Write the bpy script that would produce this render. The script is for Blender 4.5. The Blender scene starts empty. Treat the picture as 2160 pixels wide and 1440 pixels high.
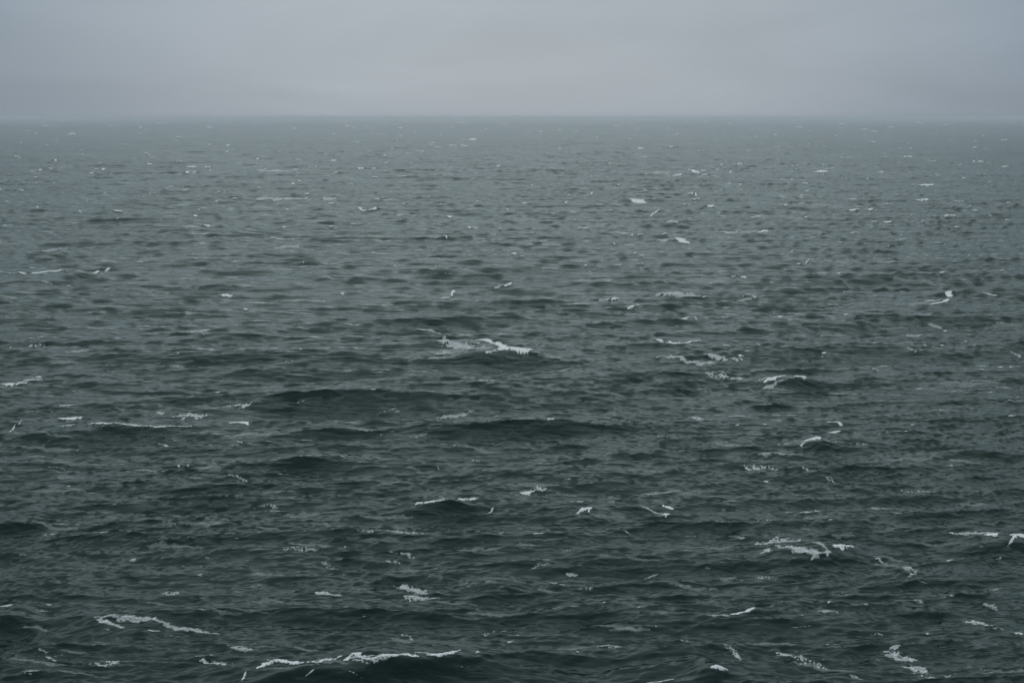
import bpy, math, random
import numpy as np

scene = bpy.context.scene
R = math.radians

# ------------------------------------------------------------------ camera
EYE = 24.0                       # metres above mean sea level
SRC_W, SRC_H, FOCAL = 2160.0, 1440.0, 3000.0
PITCH = math.atan((720.0 - 246.0) / FOCAL)
cam_d = bpy.data.cameras.new('camera')
cam = bpy.data.objects.new('camera', cam_d)
scene.collection.objects.link(cam)
cam.location = (0, 0, EYE)
cam.rotation_euler = (math.pi / 2 - PITCH, 0, 0)
cam_d.sensor_width = 36.0
cam_d.lens = 36.0 * FOCAL / SRC_W
cam_d.clip_start = 0.5
cam_d.clip_end = 80000.0
scene.camera = cam

# ------------------------------------------------------------------ sky
SUN_EL, SUN_AZ = R(48), R(-0.5)     # azimuth measured from straight ahead (+y) to the right
world = bpy.data.worlds.new('World')
scene.world = world
world.use_nodes = True
nt = world.node_tree
nt.nodes.clear()


class G:
    """small node-graph helper"""
    def __init__(self, tree):
        self.t = tree

    def n(self, kind, **kw):
        nd = self.t.nodes.new(kind)
        for k, v in kw.items():
            setattr(nd, k, v)
        return nd

    def link(self, a, b):
        self.t.links.new(a, b)

    def val(self, sock, v):
        if hasattr(v, 'is_output'):
            self.link(v, sock)
        else:
            sock.default_value = v

    def math(self, op, a, b=None, c=None, clamp=False):
        nd = self.n('ShaderNodeMath', operation=op, use_clamp=clamp)
        for i, v in enumerate((a, b, c)):
            if v is not None:
                self.val(nd.inputs[i], v)
        return nd.outputs[0]

    def vmath(self, op, a, b=None):
        nd = self.n('ShaderNodeVectorMath', operation=op)
        self.val(nd.inputs[0], a)
        if b is not None:
            self.val(nd.inputs[1], b)
        return nd.outputs[1 if op in ('DOT_PRODUCT', 'LENGTH') else 0]

    def rng(self, v, a, b, c, d, smooth=False):
        nd = self.n('ShaderNodeMapRange', interpolation_type='SMOOTHSTEP' if smooth else 'LINEAR')
        for i, x in enumerate((v, a, b, c, d)):
            self.val(nd.inputs[i], x)
        return nd.outputs[0]

    def noise(self, vec, scale, detail=4.0, rough=0.55, dist=0.0):
        nd = self.n('ShaderNodeTexNoise')
        self.val(nd.inputs['Vector'], vec)
        nd.inputs['Scale'].default_value = scale
        nd.inputs['Detail'].default_value = detail
        nd.inputs['Roughness'].default_value = rough
        nd.inputs['Distortion'].default_value = dist
        return nd.outputs['Fac']

    def mixc(self, f, a, b):
        nd = self.n('ShaderNodeMix', data_type='RGBA')
        self.val(nd.inputs['Factor'], f)
        self.val(nd.inputs['A'], a)
        self.val(nd.inputs['B'], b)
        return nd.outputs['Result']


g = G(nt)
tc = g.n('ShaderNodeTexCoord')
dirv = g.vmath('NORMALIZE', tc.outputs['Generated'])
sep = g.n('ShaderNodeSeparateXYZ')
g.link(dirv, sep.inputs[0])
up = g.math('MAXIMUM', sep.outputs['Z'], 0.0)
# overcast deck: brighter towards the zenith, a broad glow round the hidden sun
lum = g.math('ADD', 1.0, g.math('MULTIPLY', g.math('POWER', up, 2.0), 1.4))
az_x = g.math('DIVIDE', sep.outputs['X'], g.math('MAXIMUM', g.vmath('LENGTH', dirv), 0.001))
sdir = (math.sin(SUN_AZ) * math.cos(R(14)), math.cos(SUN_AZ) * math.cos(R(14)), math.sin(R(14)))
cs = g.vmath('DOT_PRODUCT', dirv, sdir)
glow = g.rng(cs, 0.90, 0.99, 0.0, 1.0, smooth=True)
lum = g.math('ADD', lum, g.rng(up, 0.0, 0.14, 0.0, 0.13))
# cloud banks, stretched along the horizon
mp = g.n('ShaderNodeMapping')
g.link(dirv, mp.inputs['Vector'])
mp.inputs['Scale'].default_value = (1.0, 1.0, 4.5)
mp.inputs['Location'].default_value = (3.1, 0.7, 1.9)
cl = g.noise(mp.outputs[0], 4.2, 5.0, 0.5, 0.6)
cl2 = g.noise(mp.outputs[0], 1.7, 2.0, 0.5, 0.0)
clf = g.rng(cl, 0.3, 0.7, 0.925, 1.075)
clf2 = g.rng(cl2, 0.3, 0.7, 0.95, 1.05)
lum = g.math('MULTIPLY', lum, g.math('MULTIPLY', clf, clf2))
lum = g.math('MULTIPLY', lum, g.rng(glow, 0.0, 1.0, 0.76, 1.04))
tint = g.mixc(glow, (0.295, 0.365, 0.448, 1), (0.362, 0.403, 0.445, 1))
tint = g.mixc(g.rng(up, 0.25, 0.75, 0.0, 1.0, smooth=True), tint, (0.345, 0.408, 0.420, 1))
vm = g.n('ShaderNodeVectorMath', operation='SCALE')
g.link(tint, vm.inputs[0])
g.link(lum, vm.inputs['Scale'])
bg_cloud = g.n('ShaderNodeBackground')
g.link(vm.outputs[0], bg_cloud.inputs['Color'])
bg_cloud.inputs['Strength'].default_value = 1.0
sky = g.n('ShaderNodeTexSky', sky_type='NISHITA')
sky.sun_disc = False
sky.sun_elevation = SUN_EL
sky.sun_rotation = SUN_AZ
bg_sky = g.n('ShaderNodeBackground')
g.link(sky.outputs[0], bg_sky.inputs['Color'])
bg_sky.inputs['Strength'].default_value = 0.07
mixs = g.n('ShaderNodeMixShader')
mixs.inputs[0].default_value = 0.95
g.link(bg_sky.outputs[0], mixs.inputs[1])
g.link(bg_cloud.outputs[0], mixs.inputs[2])
wout = g.n('ShaderNodeOutputWorld')
g.link(mixs.outputs[0], wout.inputs['Surface'])

# ------------------------------------------------------------------ sun behind the overcast
sun_d = bpy.data.lights.new('sun', 'SUN')
sun_d.energy = 0.6
sun_d.angle = R(80)
sun_d.color = (1.0, 0.985, 0.96)
sun = bpy.data.objects.new('sun', sun_d)
sun.rotation_euler = (math.pi / 2 - SUN_EL, 0, math.pi - SUN_AZ)
scene.collection.objects.link(sun)

vs = scene.view_settings
vs.view_transform = 'Standard'
vs.look = 'None'
vs.exposure = 0.0
vs.gamma = 1.0
vs.use_curve_mapping = False
scene.cycles.volume_bounces = 2
scene.cycles.max_bounces = 6
scene.cycles.use_denoising = True

# ------------------------------------------------------------------ the sea: a wind-sea spectrum summed by FFT
WIND = math.atan2(-0.97, 0.22)    # waves run towards the camera and a little to the right
KP = 2 * math.pi / 20.0
ALPHA = 0.029
GAIN = 1.0


def spectrum_tile(L, N, lam_lo, lam_hi, seed, rot):
    rs = np.random.RandomState(seed)
    k1 = 2 * np.pi * np.fft.fftfreq(N, d=L / N)
    kx, ky = np.meshgrid(k1, k1, indexing='xy')
    k = np.hypot(kx, ky)
    k[0, 0] = 1.0
    th = np.arctan2(ky, kx) - (WIND - rot)
    s = 42.0 * np.clip(k / KP, 1.0, None) ** -0.5 + 3.5
    t = np.linspace(-np.pi, np.pi, 1441)
    ss = np.linspace(1.5, 76.0, 150)
    nrm = np.array([np.trapz(np.abs(np.cos(t / 2)) ** (2 * q), t) for q in ss])
    D = np.abs(np.cos(th / 2)) ** (2 * s) / np.interp(s, ss, nrm)
    S = ALPHA / 2 * k ** -4.0 * np.exp(-1.25 * (KP / k) ** 2) * D
    lam = 2 * np.pi / k
    S *= GAIN * np.clip(k / 1.0, 0.45, 14.0) ** 0.34
    S *= (lam >= lam_lo) & (lam < lam_hi)
    S[0, 0] = 0
    dk = 2 * np.pi / L
    a = np.sqrt(S) * dk * (rs.randn(N, N) + 1j * rs.randn(N, N))
    f = lambda A: (np.fft.ifft2(A) * N * N).real.astype(np.float32)
    return dict(L=L, N=N, rot=rot, h=f(a), dx=f(1j * kx / k * a), dy=f(1j * ky / k * a))


TILES = [spectrum_tile(760.0, 1024, 6.0, 900.0, 11, R(0)),
         spectrum_tile(173.0, 1024, 2.3, 6.0, 23, R(17)),
         spectrum_tile(97.0, 1024, 1.1, 2.3, 29, R(-9)),
         spectrum_tile(39.0, 1024, 0.3, 1.1, 37, R(-23))]
CHOP = 1.08



def sample(T, x, y):
    c, s = math.cos(T['rot']), math.sin(T['rot'])
    u = (c * x + s * y) / T['L'] * T['N']
    v = (-s * x + c * y) / T['L'] * T['N']
    iu, iv = np.floor(u).astype(np.int64), np.floor(v).astype(np.int64)
    fu, fv = (u - iu).astype(np.float32), (v - iv).astype(np.float32)
    N = T['N']
    i0, i1, j0, j1 = iu % N, (iu + 1) % N, iv % N, (iv + 1) % N
    w00, w10, w01, w11 = (1 - fu) * (1 - fv), fu * (1 - fv), (1 - fu) * fv, fu * fv
    o = [w00 * F[j0, i0] + w10 * F[j0, i1] + w01 * F[j1, i0] + w11 * F[j1, i1] for F in (T['h'], T['dx'], T['dy'])]
    return o[0], c * o[1] - s * o[2], s * o[1] + c * o[2]


# breaking crests that stand out, as wave groups: left end, right end (bearing/depression pixels), height, breadth
PACKETS = []


def ray(px, py, z=0.0):
    """where the sight line through a point of the view meets the level z"""
    cx, cy = (px - SRC_W / 2) / FOCAL, (SRC_H / 2 - py) / FOCAL
    fy = math.cos(PITCH) + cy * math.sin(PITCH)
    fz = -math.sin(PITCH) + cy * math.cos(PITCH)
    t = (z - EYE) / fz
    return np.array((cx * t, fy * t))


def packet(p0, p1, amp, back, front, chop=0.8, z=None):
    z = amp * 0.62 if z is None else z
    a, b = ray(*p0, z), ray(*p1, z)
    e = (b - a) / np.hypot(*(b - a))
    sh = np.array((e[1], -e[0])) * chop * amp * 0.4
    a, b = a - sh, b - sh
    PACKETS.append((a, b, amp, back, front, chop))


packet((530, 1408), (985, 1372), 1.49, 2.6, 0.85)          # nearest breaker
packet((930, 742), (1165, 736), 1.5, 4.5, 1.7)             # breaker in the middle
packet((60, 584), (250, 572), 1.3, 4.5, 1.8)
packet((20, 905), (380, 893), 1.3, 3.6, 1.3)
packet((560, 962), (760, 948), 1.04, 3.2, 1.2)
packet((860, 1072), (1020, 1052), 0.91, 2.6, 0.9)
packet((1180, 1092), (1290, 1076), 0.65, 2.0, 0.8)
packet((1660, 1175), (1810, 1150), 0.91, 2.6, 0.9)
packet((2030, 1140), (2200, 1128), 1.04, 2.8, 1.0)
packet((1640, 806), (1710, 792), 0.9, 3.0, 1.3)
packet((1480, 1410), (1540, 1396), 0.65, 1.6, 0.6)
packet((-60, 1312), (60, 1304), 0.91, 2.6, 0.8)
packet((1960, 640), (2020, 628), 0.9, 3.5, 1.8)
packet((2080, 790), (2180, 782), 0.8, 3.5, 1.5)
packet((1930, 972), (2200, 948), 0.91, 3.0, 1.2)
packet((1700, 935), (1780, 925), 0.78, 2.6, 1.1)
packet((400, 706), (600, 694), 0.7, 3.6, 1.5)
packet((-40, 1105), (90, 1098), 0.78, 2.6, 0.9)
packet((1010, 1242), (1110, 1232), 0.65, 2.2, 0.8)


def vnoise(x, y, octaves, seed):
    """smooth value noise, 0..1"""
    tot = np.zeros_like(x, dtype=np.float64)
    amp, norm = 1.0, 0.0
    for o in range(octaves):
        tab = np.random.RandomState(seed + 17 * o).rand(256, 256)
        iu, iv = np.floor(x).astype(np.int64), np.floor(y).astype(np.int64)
        fu, fv = x - iu, y - iv
        fu, fv = fu * fu * (3 - 2 * fu), fv * fv * (3 - 2 * fv)
        a, b, c, d = iu % 256, (iu + 1) % 256, iv % 256, (iv + 1) % 256
        tot += amp * ((tab[c, a] * (1 - fu) + tab[c, b] * fu) * (1 - fv) + (tab[d, a] * (1 - fu) + tab[d, b] * fu) * fv)
        norm += amp
        amp *= 0.55
        x, y = x * 2.03 + 7.7, y * 2.03 + 3.1
    return tot / norm


def packet_calm(x, y):
    """the long waves ease off where a breaking group rises"""
    k = np.ones_like(x)
    for a, b, amp, wb, wf, chop in PACKETS:
        m, L = (a + b) / 2, float(np.hypot(*(b - a))) / 2
        e = (b - a) / (2 * L)
        X, Y = x - m[0], y - m[1]
        s, q = X * e[0] + Y * e[1], X * e[1] - Y * e[0]
        k *= 1 - 0.88 * np.exp(-(s / (1.5 * L + wb)) ** 4 - (q / (3.2 * wb)) ** 4)
    return k


def add_packets(x, y, h, dx, dy):
    for a, b, amp, wb, wf, chop in PACKETS:
        m, e = (a + b) / 2, (b - a)
        L = float(np.hypot(*e)) / 2
        e = e / (2 * L)
        n = np.array((e[1], -e[0]))              # towards the camera
        R_ = L * 2.6 + 14 * wb
        sel = np.nonzero((np.abs(x - m[0]) < R_) & (np.abs(y - m[1]) < R_))
        if not len(sel[0]):
            continue
        X, Y = x[sel] - m[0], y[sel] - m[1]
        s, q = X * e[0] + Y * e[1], X * n[0] + Y * n[1]
        q = q + 0.09 * wb * np.sin(s * 1.9 / wb + L) + 0.06 * wb * np.sin(s * 4.7 / wb)
        env = np.exp(-(np.abs(s) / (1.15 * L)) ** 3) * (0.86 + 0.14 * np.sin(s * 2.6 / wb + 1.3))
        q2 = np.where(q < 0, q / wb, q / wf)
        crest = np.exp(-np.abs(q2) ** 1.7)
        trough = np.exp(-((q - 3.0 * wf) / (2.0 * wf)) ** 2)
        amp2 = amp * 0.62
        h[sel] += amp2 * env * (crest - 0.42 * trough)
        push = chop * amp2 * env * np.exp(-(q / (1.2 * wf)) ** 2) * 0.7
        dx[sel] += push * n[0]
        dy[sel] += push * n[1]


# rows of the water sheet: spacing grows with distance, columns fan out from below the camera
rows = [16.0]
while rows[-1] < 22000.0:
    r = rows[-1]
    if r < 50:
        d = max(0.06, (50 - r) * 0.12)
    else:
        d = min(r * r / (EYE * 1421.0), 1.3 + max(0.0, r - 215.0) * 0.0021)
    if r > 2600:
        d = 6.3 + (r - 2600) * 0.03
    rows.append(r + d)
rows = np.array(rows)
fine = np.linspace(-R(22.6), R(22.6), 900)
wing = R(22.6) + np.cumsum(np.linspace(R(0.12), R(5.5), 26))
cols = np.concatenate((-wing[::-1], fine, wing))
spacing = np.gradient(rows)


def sea_fields():
    r, t = np.meshgrid(rows, cols, indexing='ij')
    x, y = r * np.sin(t), r * np.cos(t)
    sp = np.repeat(spacing[:, None], len(cols), 1)
    ct = np.gradient(cols)[None, :] * r
    sp = np.maximum(sp, ct)
    w3 = np.clip(1.25 - sp / 1.2, 0.25, 1)
    w2 = np.clip(1.3 - sp / 8, 0.6, 1)
    w1 = np.clip(1.25 - sp / 60.0, 0.7, 1)
    mod = 0.76 + 0.48 * vnoise(x / 34.0, y / 46.0, 3, 5)
    w2 = w2 * mod
    w3 = w3 * mod * (0.6 + 0.8 * vnoise(x / 9.0 + 50, y / 14.0, 2, 9))
    calm = packet_calm(x, y)
    far = np.clip((r - 100.0) / 180.0, 0, 1)      # open water off the point: shorter, steeper seas
    w1, wm, w2, w3 = w1 * (1 - 0.38 * far), w2 * (1 + 0.95 * far), w2 * (1 - 0.35 * far), w3 * (1 + 1.5 * far)
    h = np.zeros_like(x); dx = np.zeros_like(x); dy = np.zeros_like(x)
    for T, w, st, ch in zip(TILES, (w1 * 1.4 * calm, w2 * 1.15, wm * 1.3, w3 * 1.15), (0.58, 0.6, 0.66, 0.85), (CHOP, 0.8, 0.7, 0.6)):
        a, b, c = sample(T, x * st, y)          # long-crested: drawn out along the crests
        h += w * a; dx += w * b * ch * st; dy += w * c * ch
    add_packets(x, y, h, dx, dy)
    return x + dx, y + dy, h


PX, PY, PZ = sea_fields()
NR, NC = PX.shape
print('sea grid', NR, NC, 'tris', 2 * (NR - 1) * (NC - 1), 'sigma', PZ[400:900].std())


def grid_mesh(name, X, Y, Z):
    nr, nc = X.shape
    me = bpy.data.meshes.new(name)
    co = np.stack((X, Y, Z), -1).reshape(-1, 3).astype(np.float32)
    idx = np.arange(nr * nc).reshape(nr, nc)
    q = np.stack((idx[:-1, :-1], idx[:-1, 1:], idx[1:, 1:], idx[1:, :-1]), -1).reshape(-1, 4)
    return fill_mesh(me, co, q)


def fill_mesh(me, co, q, smooth=False):
    me.vertices.add(len(co))
    me.vertices.foreach_set('co', np.ascontiguousarray(co, np.float32).ravel())
    nq, kk = q.shape
    me.loops.add(nq * kk)
    me.loops.foreach_set('vertex_index', np.ascontiguousarray(q, np.int32).ravel())
    me.polygons.add(nq)
    me.polygons.foreach_set('loop_start', np.arange(0, nq * kk, kk, dtype=np.int32))
    me.polygons.foreach_set('use_smooth', np.full(nq, smooth, dtype=bool) if isinstance(smooth, bool) else smooth)
    me.update(calc_edges=True)
    me.validate()
    return me


def water_material():
    m = bpy.data.materials.new('sea_water')
    m.use_nodes = True
    m.node_tree.nodes.clear()
    g = G(m.node_tree)
    geo = g.n('ShaderNodeNewGeometry')
    pos = geo.outputs['Position']

    def mapped(scale, rot):
        mp = g.n('ShaderNodeMapping')
        g.link(pos, mp.inputs['Vector'])
        mp.inputs['Scale'].default_value = scale
        mp.inputs['Rotation'].default_value = (0, 0, rot)
        return mp.outputs[0]
    v1 = mapped((0.38, 1.0, 0.6), R(-10))
    v2 = mapped((0.7, 1.0, 0.6), R(14))
    gust = g.rng(g.noise(mapped((0.012, 0.02, 0.0), R(-12)), 1.0, 3.0, 0.5), 0.36, 0.64, 0.72, 1.25)
    slick = g.noise(mapped((0.028, 0.19, 0.0), R(-8)), 1.0, 4.0, 0.6)      # slicks and cat's-paws drawn out by the wind
    gust = g.math('MULTIPLY', gust, g.rng(slick, 0.34, 0.66, 0.35, 1.65))
    n1 = g.noise(v1, 0.9, 6.0, 0.62)        # wavelets of about a metre
    n2 = g.noise(v2, 3.2, 4.0, 0.6)         # ripples
    n0 = g.noise(mapped((0.2, 1.0, 0.6), R(-12)), 0.34, 5.0, 0.62)   # short seas
    hgt = g.math('ADD', g.math('MULTIPLY', n1, 0.05), g.math('MULTIPLY', n2, 0.008))
    hgt = g.math('ADD', hgt, g.math('MULTIPLY', n0, 0.36))
    bump = g.n('ShaderNodeBump')
    g.link(g.math('MULTIPLY', hgt, gust), bump.inputs['Height'])
    bump.inputs['Strength'].default_value = 1.0
    bump.inputs['Distance'].default_value = 1.0
    body = g.n('ShaderNodeBsdfDiffuse')
    body.inputs['Color'].default_value = (0.004, 0.019, 0.0155, 1)
    g.link(bump.outputs[0], body.inputs['Normal'])
    refl = g.n('ShaderNodeBsdfGlossy')
    refl.inputs['Color'].default_value = (0.59, 0.668, 0.655, 1)
    refl.inputs['Roughness'].default_value = 0.07
    g.link(bump.outputs[0], refl.inputs['Normal'])
    fr = g.n('ShaderNodeFresnel')
    fr.inputs['IOR'].default_value = 1.32
    g.link(bump.outputs[0], fr.inputs['Normal'])
    bs = g.n('ShaderNodeMixShader')
    g.link(fr.outputs[0], bs.inputs[0])
    g.link(body.outputs[0], bs.inputs[1])
    g.link(refl.outputs[0], bs.inputs[2])
    out = g.n('ShaderNodeOutputMaterial')
    g.link(bs.outputs[0], out.inputs['Surface'])
    return m


sea = bpy.data.objects.new('sea_water', grid_mesh('sea_water', PX, PY, PZ))
sea.data.materials.append(water_material())
sea['kind'] = 'structure'
sea['label'] = 'grey-green rough open sea with wind waves reaching to the horizon'
scene.collection.objects.link(sea)


# ------------------------------------------------------------------ haze
def box_mesh(name, lo, hi):
    x0, y0, z0 = lo
    x1, y1, z1 = hi
    v = [(x0, y0, z0), (x1, y0, z0), (x1, y1, z0), (x0, y1, z0), (x0, y0, z1), (x1, y0, z1), (x1, y1, z1), (x0, y1, z1)]
    f = [(0, 3, 2, 1), (4, 5, 6, 7), (0, 1, 5, 4), (1, 2, 6, 5), (2, 3, 7, 6), (3, 0, 4, 7)]
    me = bpy.data.meshes.new(name)
    me.from_pydata(v, [], f)
    return me


hz = bpy.data.objects.new('haze', box_mesh('haze', (-24000, -24000, -6), (24000, 24000, 26)))
hz['kind'] = 'stuff'
hm = bpy.data.materials.new('haze')
hm.use_nodes = True
hm.node_tree.nodes.clear()
g = G(hm.node_tree)
pv = g.n('ShaderNodeVolumePrincipled')
pv.inputs['Color'].default_value = (0.83, 0.87, 0.905, 1)
pv.inputs['Density'].default_value = 0.00024
pv.inputs['Anisotropy'].default_value = 0.75
o = g.n('ShaderNodeOutputMaterial')
g.link(pv.outputs[0], o.inputs['Volume'])
hz.data.materials.append(hm)
scene.collection.objects.link(hz)


# ------------------------------------------------------------------ foam lying on the sea
def foam_material(name, col, rough):
    m = bpy.data.materials.new(name)
    m.use_nodes = True
    m.node_tree.nodes.clear()
    g = G(m.node_tree)
    geo = g.n('ShaderNodeNewGeometry')
    n = g.noise(geo.outputs['Position'], 5.0, 5.0, 0.65)
    v = g.rng(n, 0.3, 0.7, 0.8, 1.0)
    sc = g.n('ShaderNodeVectorMath', operation='SCALE')
    sc.inputs[0].default_value = col
    g.link(v, sc.inputs['Scale'])
    bs = g.n('ShaderNodeBsdfPrincipled')
    g.link(sc.outputs[0], bs.inputs['Base Color'])
    bs.inputs['Roughness'].default_value = rough
    at = g.n('ShaderNodeAttribute', attribute_name='cover')
    fine = g.noise(geo.outputs['Position'], 11.0, 3.0, 0.7)
    a = g.math('MULTIPLY', at.outputs['Fac'], g.rng(fine, 0.35, 0.65, 0.55, 1.35), clamp=True)
    tr = g.n('ShaderNodeBsdfTransparent')
    mx = g.n('ShaderNodeMixShader')
    g.link(a, mx.inputs[0])
    g.link(tr.outputs[0], mx.inputs[1])
    g.link(bs.outputs[0], mx.inputs[2])
    o = g.n('ShaderNodeOutputMaterial')
    g.link(mx.outputs[0], o.inputs['Surface'])
    return m


MAT = {'c': foam_material('fresh_foam', (0.93, 0.94, 0.94), 0.6),
       'p': foam_material('foam_lace', (0.80, 0.83, 0.83), 0.7),
       's': foam_material('thin_foam', (0.78, 0.81, 0.81), 0.7)}
RINDEX, CINDEX = np.arange(NR), np.arange(NC)


def on_sea(X, Y):
    """the displaced sea surface over a point of the still-water plane"""
    r, t = np.hypot(X, Y), np.arctan2(X, Y)
    fi = np.clip(np.interp(r, rows, RINDEX), 0, NR - 1.001)
    fj = np.clip(np.interp(t, cols, CINDEX), 0, NC - 1.001)
    i, j = fi.astype(int), fj.astype(int)
    a, b = fi - i, fj - j
    return [F[i, j] * (1 - a) * (1 - b) + F[i + 1, j] * a * (1 - b) + F[i, j + 1] * (1 - a) * b + F[i + 1, j + 1] * a * b
            for F in (PX, PY, PZ)]


def still_point(px, py):
    """the still-water point whose displaced position is met by a sight line"""
    q = ray(px, py, 0.0)
    if py < 305:
        return q
    for k in range(14):
        x, y, z = on_sea(q[0], q[1])
        w = ray(px, py, float(z))
        q = q + 0.6 * (w - np.array((float(x), float(y))))
    return q


def to_view(x, y, z):
    dz = z - EYE
    fwd = y * math.cos(PITCH) - dz * math.sin(PITCH)
    up_ = y * math.sin(PITCH) + dz * math.cos(PITCH)
    return SRC_W / 2 + FOCAL * x / fwd, SRC_H / 2 - FOCAL * up_ / fwd


def snap_to_crest(q, er, reach):
    """how far to slide a breaking crest along the line of sight so that it sits on the wave top next to it"""
    x0, y0, z0 = on_sea(q[0], q[1])
    u0, v0 = to_view(float(x0), float(y0), float(z0))
    D = math.hypot(q[0], q[1])
    st = D * D / (FOCAL * EYE)
    ds = np.linspace(-14, 14, 57) * st * 1.5
    x, y, z = on_sea(q[0] + er[0] * ds, q[1] + er[1] * ds)
    u, v = to_view(x, y, z)
    ok = np.abs(v - v0) <= reach
    sc = np.where(ok, z - 0.02 * np.abs(v - v0) * D / FOCAL, -99)
    return float(ds[np.argmax(sc)])


def wmax_of(strokes):
    return max(s_[1] for s_ in strokes)


class Sheet:
    """the cells of one piece of foam"""
    def __init__(self):
        self.co, self.q, self.cov, self.n = [], [], [], 0

    def add(self, strokes, kind, seed, snap, dense=1.0):
        xy = np.concatenate([np.array(s_[0]) for s_ in strokes]).mean(0)
        q0 = still_point(*xy)
        s0 = np.array([float(v) for v in on_sea(q0[0], q0[1])])
        off = q0 - s0[:2]
        pts = [[ray(x, y, s0[2]) + off for x, y in s_[0]] for s_ in strokes]
        allp = np.concatenate([np.array(p) for p in pts])
        c = allp.mean(0)
        D = float(np.hypot(*c))
        step = 0.65 if D > 280 else 0.85
        kx, ky = FOCAL / D, FOCAL * EYE / (D * D)
        er = c / D                                # away from the eye
        et = np.array((er[1], -er[0]))            # across
        dy = 0.0
        if snap:
            dy = snap_to_crest(c, er, snap)
            for k, ps in enumerate(pts):
                if len(ps) > 1:
                    own = np.array([snap_to_crest(np.array(p) + dy * er, er, 0.6 * snap) for p in ps])
                    own = np.convolve(np.pad(own, 1, mode='edge'), (0.25, 0.5, 0.25), 'valid')
                    pts[k] = [np.array(p) + o_ * er for p, o_ in zip(ps, own)]
        # on a steep wave face the piece is foreshortened less: keep its depth in proportion
        yy = dy + np.linspace(-1, 1, 9) * wmax_of(strokes) * 1.2 / ky
        fx, fy, fz = on_sea(c[0] + er[0] * yy, c[1] + er[1] * yy)
        tall = np.abs(np.diff(to_view(fx, fy, fz)[1])).sum()
        ky = ky * float(np.clip(0.75 * tall / (2.4 * wmax_of(strokes)), 1.0, 2.2))
        P_ = [np.array([((p - c) @ et * kx, (p - c) @ er * ky) for p in ps]) for ps in pts]
        wmax = max(s[1] for s in strokes)
        lo = np.min([p.min(0) for p in P_], axis=0) - (2.6 * wmax + 3, 1.5 * wmax + 2)
        hi = np.max([p.max(0) for p in P_], axis=0) + (2.6 * wmax + 3, 1.5 * wmax + 2)
        nu, nv = int((hi[0] - lo[0]) / step) + 2, int((hi[1] - lo[1]) / step) + 2
        U, V = np.meshgrid(lo[0] + np.arange(nu) * step, lo[1] + np.arange(nv) * step)
        wob = (vnoise(U / 17.0 + seed * 1.7, V / 9.0, 3, seed) - 0.5)
        F = np.full(U.shape, -9.0)
        Vw = V + wob * 2.2 * wmax
        for p, (pl, w) in zip(P_, strokes):
            if len(p) == 1:
                p = np.array([p[0] - (w * 1.6, 0.3 * w), p[0] + (w * 1.6, -0.3 * w)])
                w = 0.75 * w
            n = len(p) - 1
            for k in range(n):
                a, e = p[k], p[k + 1] - p[k]
                L2 = max(1e-6, float(e @ e))
                t = np.clip(((U - a[0]) * e[0] + (Vw - a[1]) * e[1]) / L2, 0, 1)
                du, dv = U - a[0] - t * e[0], Vw - a[1] - t * e[1]
                gt = (k + t) / n
                ww = 0.95 * w * (1 - 0.62 * np.abs(2 * gt - 1) ** 2.5)
                F = np.maximum(F, 1 - np.hypot(du * 0.55, dv) / ww)
        n1 = vnoise(U / 8.0 + seed, V / 2.4, 3, seed + 3)
        n2 = vnoise(U / 2.2 + seed, V / 1.3, 2, seed + 5)
        big = vnoise(U / 26.0 + seed, V / 6.0 + 3, 2, seed + 12)
        n3 = vnoise(U / 3.4 + seed, V / 1.05, 1, seed + 9)
        if kind == 'c':
            f = F + 1.4 * (n1 - 0.5) + 0.7 * (n2 - 0.5) + 1.2 * (big - 0.5) + 0.8 * (n3 - 0.5)
            cov = np.clip((f + 0.12) * 1.7, 0, 1)
        elif kind == 'p':
            web = 1 - np.abs(2 * vnoise(U / 8.0 + seed, V / 4.2, 2, seed + 8) - 1) * 2.2
            f = np.clip(F * 1.3, -1, 1) * 0.45 + 0.42 * (web - 0.3) + 1.1 * (n3 - 0.5) + 0.9 * (n1 - 0.5) + 1.2 * (big - 0.5)
            cov = np.clip((f - 0.12) * 1.5, 0, 0.72) * np.clip(F + 0.6, 0, 1)
        elif kind == 'w':
            f = F + 0.9 * (n1 - 0.5) + 0.5 * (n3 - 0.5) + 0.8 * (big - 0.5)
            cov = np.clip((f - 0.02) * 0.4, 0, 0.2)
        else:
            f = F + 0.9 * (n1 - 0.5) + 0.8 * (n3 - 0.5) + 0.9 * (big - 0.5)
            cov = np.clip((f + 0.05) * 1.0, 0, 0.6)
        cov = cov * dense
        keep = cov > (0.02 if kind == 'w' else 0.06)
        m = np.zeros_like(keep)
        m[:-1, :-1] = keep[:-1, :-1] & (n2[:-1, :-1] > -1)
        m[-1, :] = False
        m[:, -1] = False
        if not m.any():
            m[nv // 2, nu // 2] = True
        X = c[0] + et[0] * U / kx + er[0] * (V / ky + dy)
        Y = c[1] + et[1] * U / kx + er[1] * (V / ky + dy)
        x, y, z = on_sea(X, Y)
        used = np.zeros(U.shape, int)
        used[:-1, :-1] += m[:-1, :-1]; used[1:, :-1] += m[:-1, :-1]
        used[:-1, 1:] += m[:-1, :-1]; used[1:, 1:] += m[:-1, :-1]
        cell = float(np.interp(D, rows, spacing))
        lift = wmax * D / FOCAL * (0.5 if kind == 'c' else 0.08)
        lift = min(lift, 0.6)
        top = np.where(used >= 4, 1.0, np.where(used == 3, 0.5, 0.12))
        z = z + 0.012 + 0.035 * min(8.0, max(0.0, cell - 0.2)) + lift * top * np.clip(0.35 + np.clip(F, 0, 1), 0, 1) * (0.55 + 0.9 * n2)
        ids = -np.ones(U.shape, int)
        sel = used > 0
        ids[sel] = np.arange(sel.sum()) + self.n
        co = np.stack((x[sel], y[sel], z[sel]), -1)
        jj, ii = np.nonzero(m)
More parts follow.
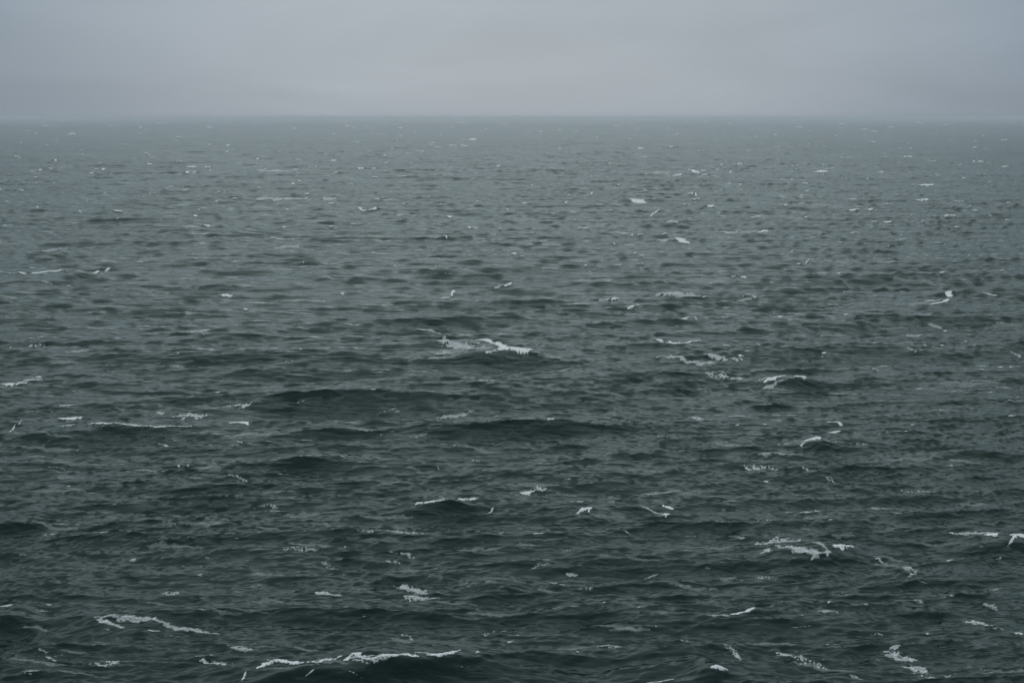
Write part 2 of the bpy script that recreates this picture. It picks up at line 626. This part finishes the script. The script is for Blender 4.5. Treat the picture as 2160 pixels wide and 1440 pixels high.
        q = np.stack((ids[jj, ii], ids[jj, ii + 1], ids[jj + 1, ii + 1], ids[jj + 1, ii]), -1)
        self.co.append(co)
        self.cov.append(cov[sel])
        self.q.append(q)
        self.n += len(co)

    def build(self, name, mat, origin):
        co = np.concatenate(self.co) - np.array(origin)
        me = fill_mesh(bpy.data.meshes.new(name), co, np.concatenate(self.q), True)
        me.attributes.new('cover', 'FLOAT', 'POINT').data.foreach_set('value', np.concatenate(self.cov).astype(np.float32))
        me.materials.append(mat)
        o = bpy.data.objects.new(name, me)
        scene.collection.objects.link(o)
        return o


def parse(txt):
    """'c 10,20 30,22:3 ; p 40,41:5' -> {'c': [([(10,20),(30,22)], 3)], ...}"""
    out = {}
    for part in txt.split(';'):
        part = part.strip()
        k, rest = part[0], part[1:].strip()
        body, w = rest.rsplit(':', 1)
        out.setdefault(k, []).append(([tuple(float(v) for v in p.split(',')) for p in body.split()], float(w)))
    return out


NAME = {'c': 'whitecap', 'p': 'foam_patch', 's': 'foam_streak'}
CAT = {'c': 'whitecap', 'p': 'foam patch', 's': 'foam streak'}
PART = {'c': 'crest_foam', 'p': 'foam_lace', 's': 'thin_foam'}
GROUP = {'c': 'whitecaps breaking on the sea', 'p': 'lacy foam patches on the sea', 's': 'thin foam streaks on the sea'}
FOAM = []


def make_foam(txt, label, seed, thin=1.0):
    d = parse(txt)
    d = {k: [(p, w * thin) for p, w in v] for k, v in d.items()}
    main = next(k for k in 'cps' if k in d)
    fx, fy = d[main][0][0][len(d[main][0][0]) // 2]
    q = still_point(fx, fy)
    org = [float(v) for v in on_sea(q[0], q[1])]
    snap = 0
    if main == 'c' and len(d) == 1:
        snap = 9.0 if fy > 480 else 4.0
    if sum(len(v) for v in d.values()) == 1:
        sh = Sheet()
        sh.add(d[main], main, seed, snap, 1.0 if thin == 1.0 or fy < 480 else 0.72)
        o = sh.build(NAME[main], MAT[main], org)
        o.location = org
    else:
        o = bpy.data.objects.new(NAME[main], None)
        o.empty_display_size = 0.3
        scene.collection.objects.link(o)
        o.location = org
        for k in d:
            for i, s in enumerate(d[k]):
                sh = Sheet()
                sh.add([s], k, seed + 31 * i + ord(k), 5.0 if k == 'c' else 0)
                ch = sh.build(PART[k], MAT[k], org)
                ch.parent = o
    o['label'] = label
    o['category'] = CAT[main]
    o['group'] = GROUP[main]
    xs = [x for v in d.values() for s in v for x, y in s[0]]
    ys = [y for v in d.values() for s in v for x, y in s[0]]
    return (sum(xs) / len(xs), sum(ys) / len(ys), max(xs) - min(xs))


# the pieces that stand out, each with its own description; then the short name others are described by
LANDMARKS = [
 ("c 1052,737 1073,736:3.6 ; c 1078,736 1104,733 1122,729:4.4 ; c 1041,745 1058,743:1.6 ; c 1024,741 1044,738:1.5 ; c 1005,710 1033,712 1047,717 1065,723 1085,728 1104,729:3.2 ; c 1043,721 1055,724:4.6 ; s 922,720 955,729 977,735 1010,736:8 ; p 926,721 955,729 977,736 1000,736:5 ; p 984,724 1010,726:4 ; s 917,746 970,746:2.5 ; s 954,704 1000,708:2.2 ; s 880,701 933,706:2.2 ; s 990,735 1040,734:3",
  "large V-shaped breaking crest with trailing foam above the dark wave in mid view", "large V-shaped breaker"),
 ("c 542,1410 560,1405 584,1400 610,1402 640,1402:3.4 ; c 646,1401 672,1400 698,1399 722,1396:2.6 ; c 728,1395 747,1390 782,1393 820,1389 858,1384:3.3 ; c 795,1387 833,1382 860,1379 884,1380:2.6 ; c 900,1383 922,1380 944,1369 969,1359:3.2 ; c 940,1379 960,1374:2.2 ; p 740,1399 790,1400 850,1392:4 ; s 730,1388 800,1384:2.5",
  "longest white breaking crest, along the nearest dark wave at the bottom edge", "nearest breaking crest"),
 ("c 1750,1156 1773,1153 1800,1147:3.4 ; p 1593,1146 1620,1147 1640,1138 1687,1142:5.5 ; p 1640,1143 1680,1157 1717,1162 1745,1160:5.5 ; p 1603,1163 1627,1160:3.5 ; s 1596,1147 1640,1140 1690,1143:5 ; s 1645,1146 1680,1157 1717,1162 1748,1159:5 ; s 1717,1143 1740,1152:4.5",
  "broad lacy foam patch curving to a bright crest tip at lower right", "broad curving foam patch"),
 ("c -10,579 60,579 120,575 145,573:1.0 ; c 190,571 212,569 234,566:1.8",
  "long low crest along the dark wave at the far left edge", "long left-edge crest"),
 ("c 177,893 200,894 227,893 247,887 300,889 360,886 400,885:1.1 ; p 363,879 400,877 435,875:5.5 ; c 123,881 150,880 173,880:2",
  "long thin crest with a lacy patch at its right end, left side", "long thin left crest"),
 ("s 200,1305 247,1307 327,1308 373,1318 463,1325:4 ; p 205,1307 240,1316:4.5 ; c 255,1307 300,1308:1.6 ; c 322,1312 330,1307:1.6 ; s 260,1322 200,1307:3 ; c 313,1330 340,1330:1.5",
  "long pale foam trail fading to the right above the lower left corner", "long pale foam trail"),
 ("p 833,1233 865,1240 900,1250:6 ; s 850,1262 890,1262 930,1258:5 ; s 840,1236 870,1243 900,1251:4 ; p 853,1263 890,1262 933,1258:6.5",
  "bright speckled foam patch bent like an elbow, bottom left of centre", "elbow-shaped foam patch"),
 ("p 1867,1385 1930,1391:6.5 ; s 1870,1387 1925,1391:5 ; s 1910,1402 1955,1415:5 ; p 1907,1400 1935,1407 1960,1417:8 ; p 1950,1422 1972,1434:3.5 ; p 1877,1367 1897,1363:4",
  "largest speckled foam patch in the lower right corner, slanting down to the right", "slanting corner foam patch"),
 ("c 884,1066:4.2 ; c 893,1059 905,1055 933,1053:2.2 ; c 967,1051 990,1050 1007,1046:2.4",
  "white crest with a round bright blob at its left end, lower centre", "crest with the round blob"),
 ("p 1090,1040 1120,1036 1153,1031:4.5 ; c 1098,1041 1130,1036:1.8",
  "pale foam wedge on the wave back right of the round-blobbed crest", "pale foam wedge"),
 ("p 1475,792 1510,795 1550,798 1590,801:5",
  "long flat oval of pale foam lying in the trough right of centre", "flat pale foam oval"),
 ("c 1613,806 1635,801 1657,799:2.6 ; c 1672,795 1684,793 1697,794:3 ; s 1613,807 1650,803:3.5",
  "peaked whitecap with foam running down its left side, right of the flat oval", "peaked whitecap"),
 ("p 1483,753 1520,757 1565,758:4.5 ; c 1555,757 1567,759:2 ; s 1460,767 1510,767:3 ; s 1440,765 1480,760:2",
  "pair of pale foam bands ending in a bright tip, right of centre", "paired pale foam bands"),
 ("c 1960,634 1985,630 2000,624:2.4 ; c 1995,625 2010,624:3.6 ; s 1945,635 1990,632:2.4",
  "bright spray-topped whitecap leaning right on the right side, upper middle", "spray-topped right whitecap"),
 ("c 2000,1121 2030,1125:1.8 ; c 2077,1126 2103,1123:2.4 ; c 2123,1127 2145,1121 2175,1115:2.6 ; c 2127,1147 2140,1137 2150,1132:2.2 ; s 2020,1123 2110,1126:2.4",
  "broken crest line running off the right edge above the dark water", "broken right-edge crest"),
 ("c 1397,501 1410,498:2 ; c 1420,500 1438,503 1453,505:3.2 ; s 1385,507 1420,504:2.4",
  "bright tapering whitecap left of the long straight foam line, upper right middle", "bright tapering whitecap"),
 ("c 1600,490 1612,487 1624,486:2.2 ; s 1507,490 1550,491 1600,490:1.8",
  "long straight foam line ending in a bright tip, upper right middle", "long straight foam line"),
 ("c 0,813 20,812 30,811:2.6 ; c 35,808 60,803:1.8 ; c 78,796 87,796:2.8 ; s 30,808 90,798:2.4",
  "knotted crest climbing to the right from the left edge", "knotted left-edge crest"),
 ("p 63,727 85,729 112,728:4",
  "white foam dab shaped like a hook near the left edge", "hook-shaped foam dab"),
 ("c 460,633 475,634 490,633:3",
  "isolated bright white dash left of centre with nothing white beside it", "isolated bright dash"),
 ("c 1152,903 1165,902:4.2",
  "compact bright white blob on a crest below the middle of the view", "compact bright blob"),
 ("p 1897,1196 1915,1197 1933,1200:3.5 ; p 1934,1203 1928,1208 1913,1212:2.6",
  "small foam ring open on the left, lower right", "small open foam ring"),
 ("c 480,887 505,885 518,886 524,890:2.2",
  "thin white arc bent down at its right end, left of centre", "thin white arc"),
 ("p 455,861 490,858 530,855:3.5",
  "faint spindle of foam above the thin white arc", "faint foam spindle"),
 ("p 1897,1035 1925,1037 1960,1039:4",
  "speckled foam spindle alone in dark water at right", "lone speckled spindle"),
 ("p 1573,985 1610,987 1640,992:4.5",
  "speckled foam smear with a blunt right end, right of centre low", "blunt foam smear"),
 ("p 2030,1314 2060,1315 2090,1319:4.5",
  "speckled foam band close to the right edge low in view", "right-edge foam band"),
 ("p 187,1397 220,1401 253,1398:6",
  "dotted foam patch in the lower left corner", "dotted corner patch"),
 ("p 423,1393 465,1400 507,1403:4",
  "dotted foam band left of the nearest breaking crest", "dotted foam band"),
 ("p 1640,1382 1690,1390 1740,1400:5.5",
  "mottled foam patch at the bottom, left of the slanting corner patch", "mottled bottom patch"),
 ("c 1493,1401 1512,1397 1530,1393:3.8",
  "short bright crest on a dark wave at the bottom, right of centre", "short bottom crest"),
 ("p 1527,1365 1545,1372 1560,1380:6",
  "dark-speckled foam patch just above the short bottom crest", "patch above the short crest"),
 ("c 1570,1294 1590,1283:3 ; c 1540,1301 1568,1295:1.8 ; s 1490,1296 1540,1299:1.8",
  "slender crest rising to a bright right tip, lower right of centre", "slender rising crest"),
 ("p 667,1250 700,1254 725,1258:5",
  "pale speckled foam patch left of the elbow-shaped one", "pale patch left of the elbow"),
 ("c 1397,1075 1420,1077:2 ; c 1398,1089 1410,1090:4 ; s 1350,1072 1400,1080:2.5",
  "white cluster with a bright knob on top of a dark wave, lower right of centre", "cluster with bright knob"),
 ("c 1217,1079 1235,1072 1250,1068:2 ; c 1241,1084 1247,1078:2.2",
  "broken crest with a hanging tongue, lower centre right", "crest with hanging tongue"),
 ("c 1680,926 1700,923 1730,919:1.8 ; c 1688,936 1697,931:1.8 ; c 1745,917 1773,916:1.4",
  "dotted crest line on a dark ridge, right of centre", "dotted crest line"),
 ("c 1743,893 1762,890 1778,896:1.8",
  "thin white arch on a ridge, right side below middle", "thin white arch"),
 ("s 1453,880 1470,884 1503,892:3",
  "pale curved foam stroke sweeping down right, right of centre", "pale curved stroke"),
 ("s 1380,753 1415,752 1447,756:3.6",
  "pale flat foam oval just right of the V-shaped breaker", "pale oval by the breaker"),
 ("c 1383,710 1400,714 1417,717:2 ; c 1407,721 1440,718 1455,714 1480,711:1.8",
  "two joined foam lines right of the V-shaped breaker", "two joined foam lines"),
 ("s 1385,624 1430,622 1475,626:4.5", "faint broad foam smear above and right of the V-shaped breaker", "faint broad smear"),
 ("c 950,626 957,623:3.2 ; s 930,628 952,626:2", "small white pyramid of foam with a left tail, above the V-shaped breaker", "small foam pyramid"),
 ("c 1065,602 1080,597:2 ; s 1033,612 1050,606 1066,602:2.2", "slanting foam sliver with white dots at top, above the V-shaped breaker", "slanting foam sliver"),
 ("c 1290,628 1303,625:2.6 ; s 1265,634 1290,629:2.4", "tilted foam sliver with a bright right tip, right of centre", "tilted sliver"),
 ("c 1325,662 1335,658 1347,655:2.8", "ragged white crest below the tilted foam sliver", "ragged crest"),
 ("c 990,295 998,293 1003,295:2.6 ; s 970,295 992,296:1", "brightest whitecap close under the horizon, near centre", "bright horizon whitecap"),
 ("s 1367,364 1390,364 1410,364:2.6 ; c 1407,367 1440,365:1.2", "pale flat foam patch far out, right of centre", "pale far foam patch"),
 ("c 1452,359 1462,362 1474,363:2.2 ; c 1478,360 1490,360:1", "bright angled whitecap right of the pale far foam patch", "bright angled whitecap"),
 ("c 1325,425 1345,427 1366,429:2.4", "bright spindle-shaped whitecap in the upper middle right", "bright spindle whitecap"),
 ("c 1458,406 1466,403 1471,407:1.8 ; s 1450,408 1462,407:1.2", "small tent-shaped whitecap above the spindle-shaped one", "tent-shaped whitecap"),
 ("c 1718,358 1732,360 1744,361:2 ", "bright wedge whitecap far out on the right", "bright wedge whitecap"),
 ("c 1930,421 1945,423 1963,423:2.2", "bright tapered whitecap far out at the right", "bright tapered far whitecap"),
 ("c 390,360 402,360 415,360:1.6 ; c 432,354 448,354:2 ; c 393,355 415,355:1.2 ; s 396,367 416,366:1.2", "cluster of bright dashes far out, left of centre", "cluster of far dashes"),
 ("s 540,360 600,361 642,357:2 ; c 624,360 630,360:1.2", "long pale streak far out, right of the cluster of dashes", "long pale far streak"),
 ("s 778,419 812,423 845,421:2", "shallow V of pale foam far out near centre left", "shallow pale V"),
 ("c 755,438 772,441 793,439:1.6", "thin bright V-shaped foam line under the shallow pale V", "thin bright V"),
 ("c 1922,391 1928,391:1.6 ; c 1935,389 1955,389 1970,389:1.4", "long thin whitecap far out at the right side", "long thin far whitecap"),
 ("s 540,423 590,422 655,422:1.8 ; s 678,421 708,421:3", "long pale foam band far out, left of centre", "long pale far band"),
]

# the rest: smaller caps and scraps
MINOR = """
c 492,554 500,553:2.6|s 90,529 115,527 140,525:3.2|s 203,551 247,552:2.6|s 283,554 313,550:2.6|s 83,597 110,599:1.8|c 140,611 150,612:1.6
c 515,642 522,644:1.8|c 57,702 90,700:1.4|s 390,701 420,699 447,695:2.4|c 425,698 447,694:1.2|s 140,743 190,741:2|c 220,777 237,775:1.6|c 120,867 157,867:1.4
p 330,872 345,872:4|c 330,923 353,931:1.8|c 500,923 512,930:1.8|s 630,929 660,927:1.8|c 13,907 30,893 47,880:1.4|s 580,523 630,523:2.2|s 570,504 625,505:1.8
s 420,514 434,514:2|c 633,973 655,968 677,963:1.4|c 373,982 380,982:1.6|c 393,982 399,983:1.8|s 280,993 333,992:1.8|p 483,1007 520,1012:3.5|p 550,1068 587,1067:4
p 273,1180 290,1180:3|c 385,1203 390,1203:2.4|p 333,1253 380,1250:5|c 100,1271 111,1270:2.2|c 225,1340 231,1342:1.8|p 43,1417 83,1413:5|p 77,1370 117,1387:4
c 410,1378 453,1380:1.4|p 477,1363 533,1367:4.5|p 597,1158 670,1160:4.5|p 677,1193 713,1203:3.5|c 0,1273 30,1273:1.6|c 509,1438 518,1431:2.2|c 644,1435 662,1431:2
p 993,967 1013,977:3.5|c 922,976 935,981:1.2|c 1027,1072 1043,1060:2|p 1175,1042 1188,1045:4|c 1197,1058 1230,1058:1.8|p 1190,1013 1206,1013:2.6|s 1347,1043 1440,1035:2
c 1120,1123 1150,1120:1.6|p 753,1125 820,1119 893,1122:4|p 843,1168 873,1172:4.5|c 724,1166 730,1164:2.4|p 1187,1160 1203,1162:3|p 1123,1194 1157,1188:4.5|p 1193,1213 1217,1213:4.5
p 1220,1243 1263,1236:5|p 1157,1227 1197,1235:2.6|p 813,1183 843,1187:4|c 1271,1279 1277,1276:2.6|p 843,1340 877,1347:5|c 873,1367 912,1363:2|p 1003,1340 1080,1330:5
c 1070,1360 1083,1353:2.4|c 1020,1351 1029,1349:1.8|p 1260,1363 1310,1363:4|c 1214,1375 1221,1376:2|c 1360,1433 1390,1430 1420,1424:2.4|c 1004,1368 1011,1369:3|c 1380,1333 1386,1334:1.8
s 1358,1213 1389,1209:1.8|p 1690,986 1707,992:3|p 1733,1005 1767,1013:3.6|p 1997,981 2013,983:3|s 1840,1073 1890,1073:5.5|c 1880,1085 1907,1088:1.4|c 1687,1083 1700,1082 1712,1078:2.4
p 1597,1098 1627,1097:3|c 1747,1111 1754,1110:2|p 1551,1131 1573,1132:4|c 1710,1190 1718,1186:2|p 1840,1178 1870,1187:3.6|c 1997,1174 2010,1171:2|p 2103,1178 2117,1172:3
p 2058,1149 2072,1151:3|p 1923,1265 1953,1267:4.5|p 1990,1260 2010,1256:4|p 2074,1277 2101,1280:4|p 2093,1323 2117,1325:3.4|c 2137,1322 2157,1330:2.4|p 1723,1291 1767,1288:4
c 1747,1266 1753,1261:2|c 1952,1336 1960,1335:2.8|p 1837,1340 1863,1340:3.4|p 2070,1410 2097,1415:5|p 1987,1423 2027,1433:4.5|p 1793,1427 1817,1431:4|p 1488,1195 1500,1196:4
p 1593,1217 1630,1217:2.8|p 1817,1270 1840,1276:4|s 1600,957 1655,956:3.2|c 930,583 940,585 957,586:1.6|c 1185,782 1205,782:1.6|c 786,815 795,814:2.4|c 791,824 797,824:1.4
p 745,911 785,913:2.6|s 877,920 902,916:2.6|p 920,881 960,878 1000,873:4.5|p 1010,802 1057,806:3|p 822,868 842,867:4.5|s 1390,673 1423,673:2.6|s 1293,490 1337,492:2.2|c 1330,491 1338,490:1.2
c 1220,485 1238,487:1.8|s 1317,517 1360,513:1.6|c 1078,533 1090,531:1.6|c 1390,542 1400,540:1.6|c 719,626 727,625:2|c 1486,535 1496,533:2|c 1496,510 1506,510:1.6|c 1693,549 1705,542:1.6
s 1720,576 1750,576:2|c 1765,575 1780,572:1.6|c 1540,587 1562,588:1.6|c 1560,597 1572,598:1.8|c 1773,609 1790,607:2|c 2070,631 2103,632:1.4|s 1737,644 1773,645:2.2|c 1440,663 1455,660 1467,667:2.6
s 1553,635 1585,633:2|c 1585,632 1594,632:1.8|c 1640,676 1650,674:2.2|c 1779,672 1787,670:2|s 1960,687 1985,688:3|c 1983,689 1991,689:1.4|c 1594,714 1602,717:2|c 1838,731 1850,729:2.4
p 1913,744 1932,747:2.6|c 1945,739 1953,743:1.6|c 1980,742 1990,742:1.4|p 2133,737 2157,742:3.4|c 1520,741 1537,745:1.8|p 1832,777 1855,782:3|c 1550,888 1562,890:1.4|c 1920,899 1930,896:1.6
c 1955,862 1960,862:1.6|s 1900,711 1945,708:3.4|c 870,1150 880,1152:1.2|c 2125,893 2133,891:1.2|c 1480,630 1490,628:1.2|c 2060,775 2080,779:1.2
c 146,285 160,285:1.5|c 293,269 301,269:1.4|c 40,300 49,300:1.4|c 60,356 88,354:1.2|c 100,352 114,352:1|c 312,334 326,334:1.1|c 308,346 321,345:1|c 372,334 382,334:1.1|c 510,348 529,348:1.1
c 230,267 240,267:.9|c 314,402 323,402:1.3|c 290,398 297,397:1|c 235,441 250,441 265,438:1.2|c 338,443 348,444:1.2|s 358,434 402,434:1.2|c 73,388 84,387:1.3|c 110,387 118,387:1.3|c 214,356 223,354:1.2
c 113,342 120,342:1|c 113,292 124,293:.9|c 93,303 103,303:.9|c 4,301 18,301:.9|c 295,414 304,415:1.2|c 423,469 445,470:1.5|c 453,422 464,421:1.4|s 5,475 28,475:2.2|s 213,409 230,409:1.1
c 72,376 86,374:1.2|c 346,405 358,405:1|c 806,262 817,262:.9|c 616,270 626,270:1.1|c 870,279 881,279:1|c 833,297 841,297:1|c 903,298 917,297:1|c 857,319 871,319:1.1|c 690,333 710,333:1.3
c 563,310 575,310:1.1|c 754,356 767,356:1.2|c 835,371 847,370 861,369:1.2|c 627,381 634,382:1.5|c 614,390 622,388:1.4|c 643,408 653,408:1.4|c 692,428 706,428:1.4|c 843,433 857,432 871,431:1.2
s 815,451 835,451:1.3|c 835,451 852,451:1.3|c 875,412 887,411:1.5|c 739,471 752,471:1.5|c 1047,349 1054,349:1.1|c 1056,361 1067,361:1.3|c 1036,325 1046,325:1|c 924,427 932,429:1.5|s 583,430 600,430:1.3
s 660,432 677,433:1.3|c 593,477 606,479:1.6|c 740,390 746,392:1.2|s 1000,422 1015,421:1.2|c 905,457 925,458:1.1|c 940,457 955,458:1.1|c 1439,262 1451,263:1|c 1425,282 1433,282:1.2|c 1137,277 1143,276:1.2
c 1113,281 1121,281:1.1|c 1139,281 1146,281:1.1|c 1285,301 1295,301:1.1|s 1155,312 1197,312:1.1|c 1210,312 1218,312:1.1|c 1412,312 1432,312:1.1|c 1351,335 1364,335:1.2|s 1242,372 1263,372:1.5|c 1274,374 1283,375:1.5
c 1302,391 1308,390:1.4|c 1508,360 1517,360:1.8|c 1536,361 1544,359:1.7|c 1480,367 1492,367:1.2|s 1437,430 1457,431:1.6|c 1457,429 1480,427:1.6|c 1493,436 1507,437:1.7|c 1362,453 1376,450 1393,447:1.3
c 1197,415 1204,415:1.2|c 1556,342 1566,341:1.4|c 1540,351 1550,351:1|c 1534,385 1541,385:1.4|c 1479,389 1486,389:1.2|c 1282,444 1291,445:1.3|s 1357,399 1369,400:1.3|s 1405,467 1430,467:1.8
c 1580,459 1597,459 1620,457:1.4|c 1405,270 1411,270:1|c 1184,263 1190,263:.9|c 1256,289 1262,288:1|c 1103,428 1112,427:1.4|c 1631,282 1640,281:1.1|c 1930,258 1950,260:.9|c 2032,254 2043,254:1
s 1770,333 1800,331:1.5|c 1907,327 1925,327:1.1|c 1665,355 1685,354:1.2|c 2051,340 2058,340:1.3|c 2065,339 2074,339:1.4|s 2083,344 2100,344:1.2|c 2143,345 2152,346:1.4|s 1815,350 1875,349:1.3
c 2074,369 2082,368:1.2|c 2077,384 2090,383:1.2|s 1642,415 1658,417 1676,419:1.7|c 1686,414 1694,413:1.2|c 1695,403 1706,403:1.2|c 1789,421 1806,423:1.8|s 1885,413 1912,413:1.6|s 2007,423 2035,424:1.6
s 1850,431 1887,429:1.8|c 1788,444 1815,443:1.2|c 1830,443 1840,443:1.8|c 1690,447 1707,447:1.3|c 1653,433 1662,433:1.5|c 1696,454 1704,454:1.5|s 2042,443 2062,444:1.4|c 1990,463 1998,461 2007,459:1.6
c 1833,471 1852,471:1.5|c 1862,470 1880,469:1.3|c 1917,455 1924,456:1.3|s 2083,455 2100,456:1.4|c 2119,455 2130,455:1.5|s 2122,427 2133,428:1.6|c 2028,371 2036,370:1.2|c 1893,310 1902,310:.9|c 2077,308 2087,308:1
c 540,328 556,329:1|c 477,309 486,309:1|c 412,282 420,282:.8|c 480,285 490,285:.8|c 252,316 262,316:.9|c 170,322 178,321:.9|c 700,282 710,282:.8|c 770,295 778,295:.8|c 740,268 752,268:.8|c 950,270 958,270:.8
c 1060,262 1070,262:.8|c 1020,275 1028,275:.8|c 1340,275 1350,275:.9|c 1520,278 1530,278:.9|c 1590,290 1600,290:.9|c 1700,300 1710,300:.9|c 1760,290 1768,290:.8|c 1820,285 1830,284:.8|c 2000,295 2010,295:.8|c 2110,280 2118,280:.7
"""


def place_word(x):
    for lim, w in ((90, 'at the left edge'), (430, 'on the left side'), (760, 'left of the middle'), (1000, 'slightly left of centre'),
                   (1160, 'at the centre'), (1420, 'slightly right of centre'), (1740, 'right of the middle'), (2070, 'on the right side')):
        if x < lim:
            return w
    return 'at the right edge'


def depth_word(y):
    for lim, w in ((275, 'just under the horizon'), (320, 'near the horizon'), (370, 'far out'), (430, 'fairly far out'),
                   (500, 'in the upper water'), (600, 'above mid water'), (720, 'in mid water'), (840, 'below mid water'),
                   (980, 'in the lower water'), (1120, 'in the near water'), (1270, 'in the close water'), (1370, 'low in the foreground')):
        if y < lim:
            return w
    return 'by the bottom edge'


ORD = ['first', 'second', 'third', 'fourth', 'fifth', 'sixth', 'seventh', 'eighth', 'ninth', 'tenth']


def describe(txt):
    """one of a kind wording for a small piece: its look, then the landmark it lies beside, else its place"""
    d = parse(txt)
    k = next(iter(d))
    pts, w = d[k][0]
    (x0, y0), (x1, y1) = pts[0], pts[-1]
    cx, cy, L = (x0 + x1) / 2, (y0 + y1) / 2, abs(x1 - x0)
    scale = 0.45 + (cy - 243) / 900.0
    size = 'tiny' if L < 11 * scale else 'small' if L < 24 * scale else 'short' if L < 44 * scale else 'long'
    tilt = ''
    if L > 8 and abs(y1 - y0) > 0.22 * L:
        tilt = 'right-rising ' if y1 < y0 else 'right-falling '
    noun = {'c': 'white crest' if w < 2.1 else 'bright whitecap', 'p': 'speckled foam patch', 's': 'pale foam streak'}[k]
    look = f'{size} {tilt}{noun}'
    best = None
    for (lx, ly, ll), short in LM:
        dx, dy = cx - lx, (cy - ly)
        v = 300.0 / (60 + cy - 243)
        dist = math.hypot(dx / (1.0 + ll / 200), dy * 2.2 * v)
        if dist < 170 and (best is None or dist < best[0]):
            best = (dist, dx, dy, ll, short)
    if best:
        dist, dx, dy, ll, short = best
        near = 'just ' if dist < 70 else ''
        if abs(dx) > ll / 2 + 6 and abs(dx) > 1.2 * abs(dy):
            rel = 'right of' if dx > 0 else 'left of'
        else:
            rel = ('below' if dy > 0 else 'above') + (' and right of' if dx > ll / 2 + 8 else ' and left of' if dx < -ll / 2 - 8 else '')
        lab = f'{look} {near}{rel} the {short}'
    else:
        lab = f'{look} {depth_word(cy)} {place_word(cx)}'
    return lab, cx, cy, txt


LM = []
for i, (txt, label, short) in enumerate(LANDMARKS):
    LM.append((make_foam(txt, label, 100 + 7 * i), short))
minor = [describe(t.strip()) for line in MINOR.strip().splitlines() for t in line.split('|') if t.strip()]
same = {}
for m_ in minor:
    same.setdefault(m_[0], []).append(m_)
for i, m_ in enumerate(minor):
    lab, cx, cy, txt = m_
    mates = sorted(same[lab], key=lambda e: e[1])
    if len(mates) == 2:
        lab = ('left one of two: ' if mates[0] is m_ else 'right one of two: ') + lab
    elif len(mates) > 2:
        lab = f'{ORD[mates.index(m_)]} from left: ' + lab
    make_foam(txt, lab, 900 + 5 * i, 0.82 if cy > 700 else 0.8 if cy < 480 else 0.95)

# nobody could count the specks of spray and scraps of lace on the small crests
rng = np.random.RandomState(77)
fl = Sheet()


def scatter(n, ylo, yhi, power, size, kind):
    k = 0
    while k < n:
        py = ylo + (yhi - ylo) * rng.rand() ** power
        px = rng.uniform(-30, SRC_W + 30)
        q = still_point(px, py)
        if vnoise(np.array([q[0] / 60.0 + 9]), np.array([q[1] / 90.0 + 4]), 2, 21)[0] + 0.25 * (rng.rand() - 0.5) < 0.46:
            continue
        L = size * rng.uniform(0.4, 1.6)
        w = rng.uniform(0.5, 1.05) if py > 430 else rng.uniform(0.45, 0.8)
        dy = rng.uniform(-0.22, 0.14) * L * (0.35 if py < 430 else 1.0)
        fl.add([([(px - L / 2, py + dy / 2), (px + L / 2, py - dy / 2)], w)], kind, int(rng.randint(5000)), 5.0)
        k += 1


scatter(260, 250, 420, 1.2, 13, 'c')
scatter(90, 420, 760, 1.0, 9, 'c')
scatter(30, 760, 1440, 1.0, 9, 'c')
o = fl.build('foam_flecks', MAT['c'], (0, 0, 0))
o['kind'] = 'stuff'
o['label'] = 'tiny white foam flecks scattered over the small wave crests'
fl = Sheet()
scatter(90, 560, 1440, 0.8, 30, 'p')

for k in range(140):
    py = 430 + 1000 * rng.rand() ** 1.1
    px, L = rng.uniform(0, SRC_W), rng.uniform(40, 130)
    dy = rng.uniform(-0.10, 0.05) * L
    fl.add([([(px - L / 2, py + dy / 2), (px, py + rng.uniform(-2, 2)), (px + L / 2, py - dy / 2)], rng.uniform(1.5, 4.0))], 'w', int(rng.randint(5000)), 0)
o = fl.build('foam_lace_scraps', MAT['s'], (0, 0, 0))
o['kind'] = 'stuff'
o['label'] = 'faint scraps and wind-drawn wisps of old foam over the water'
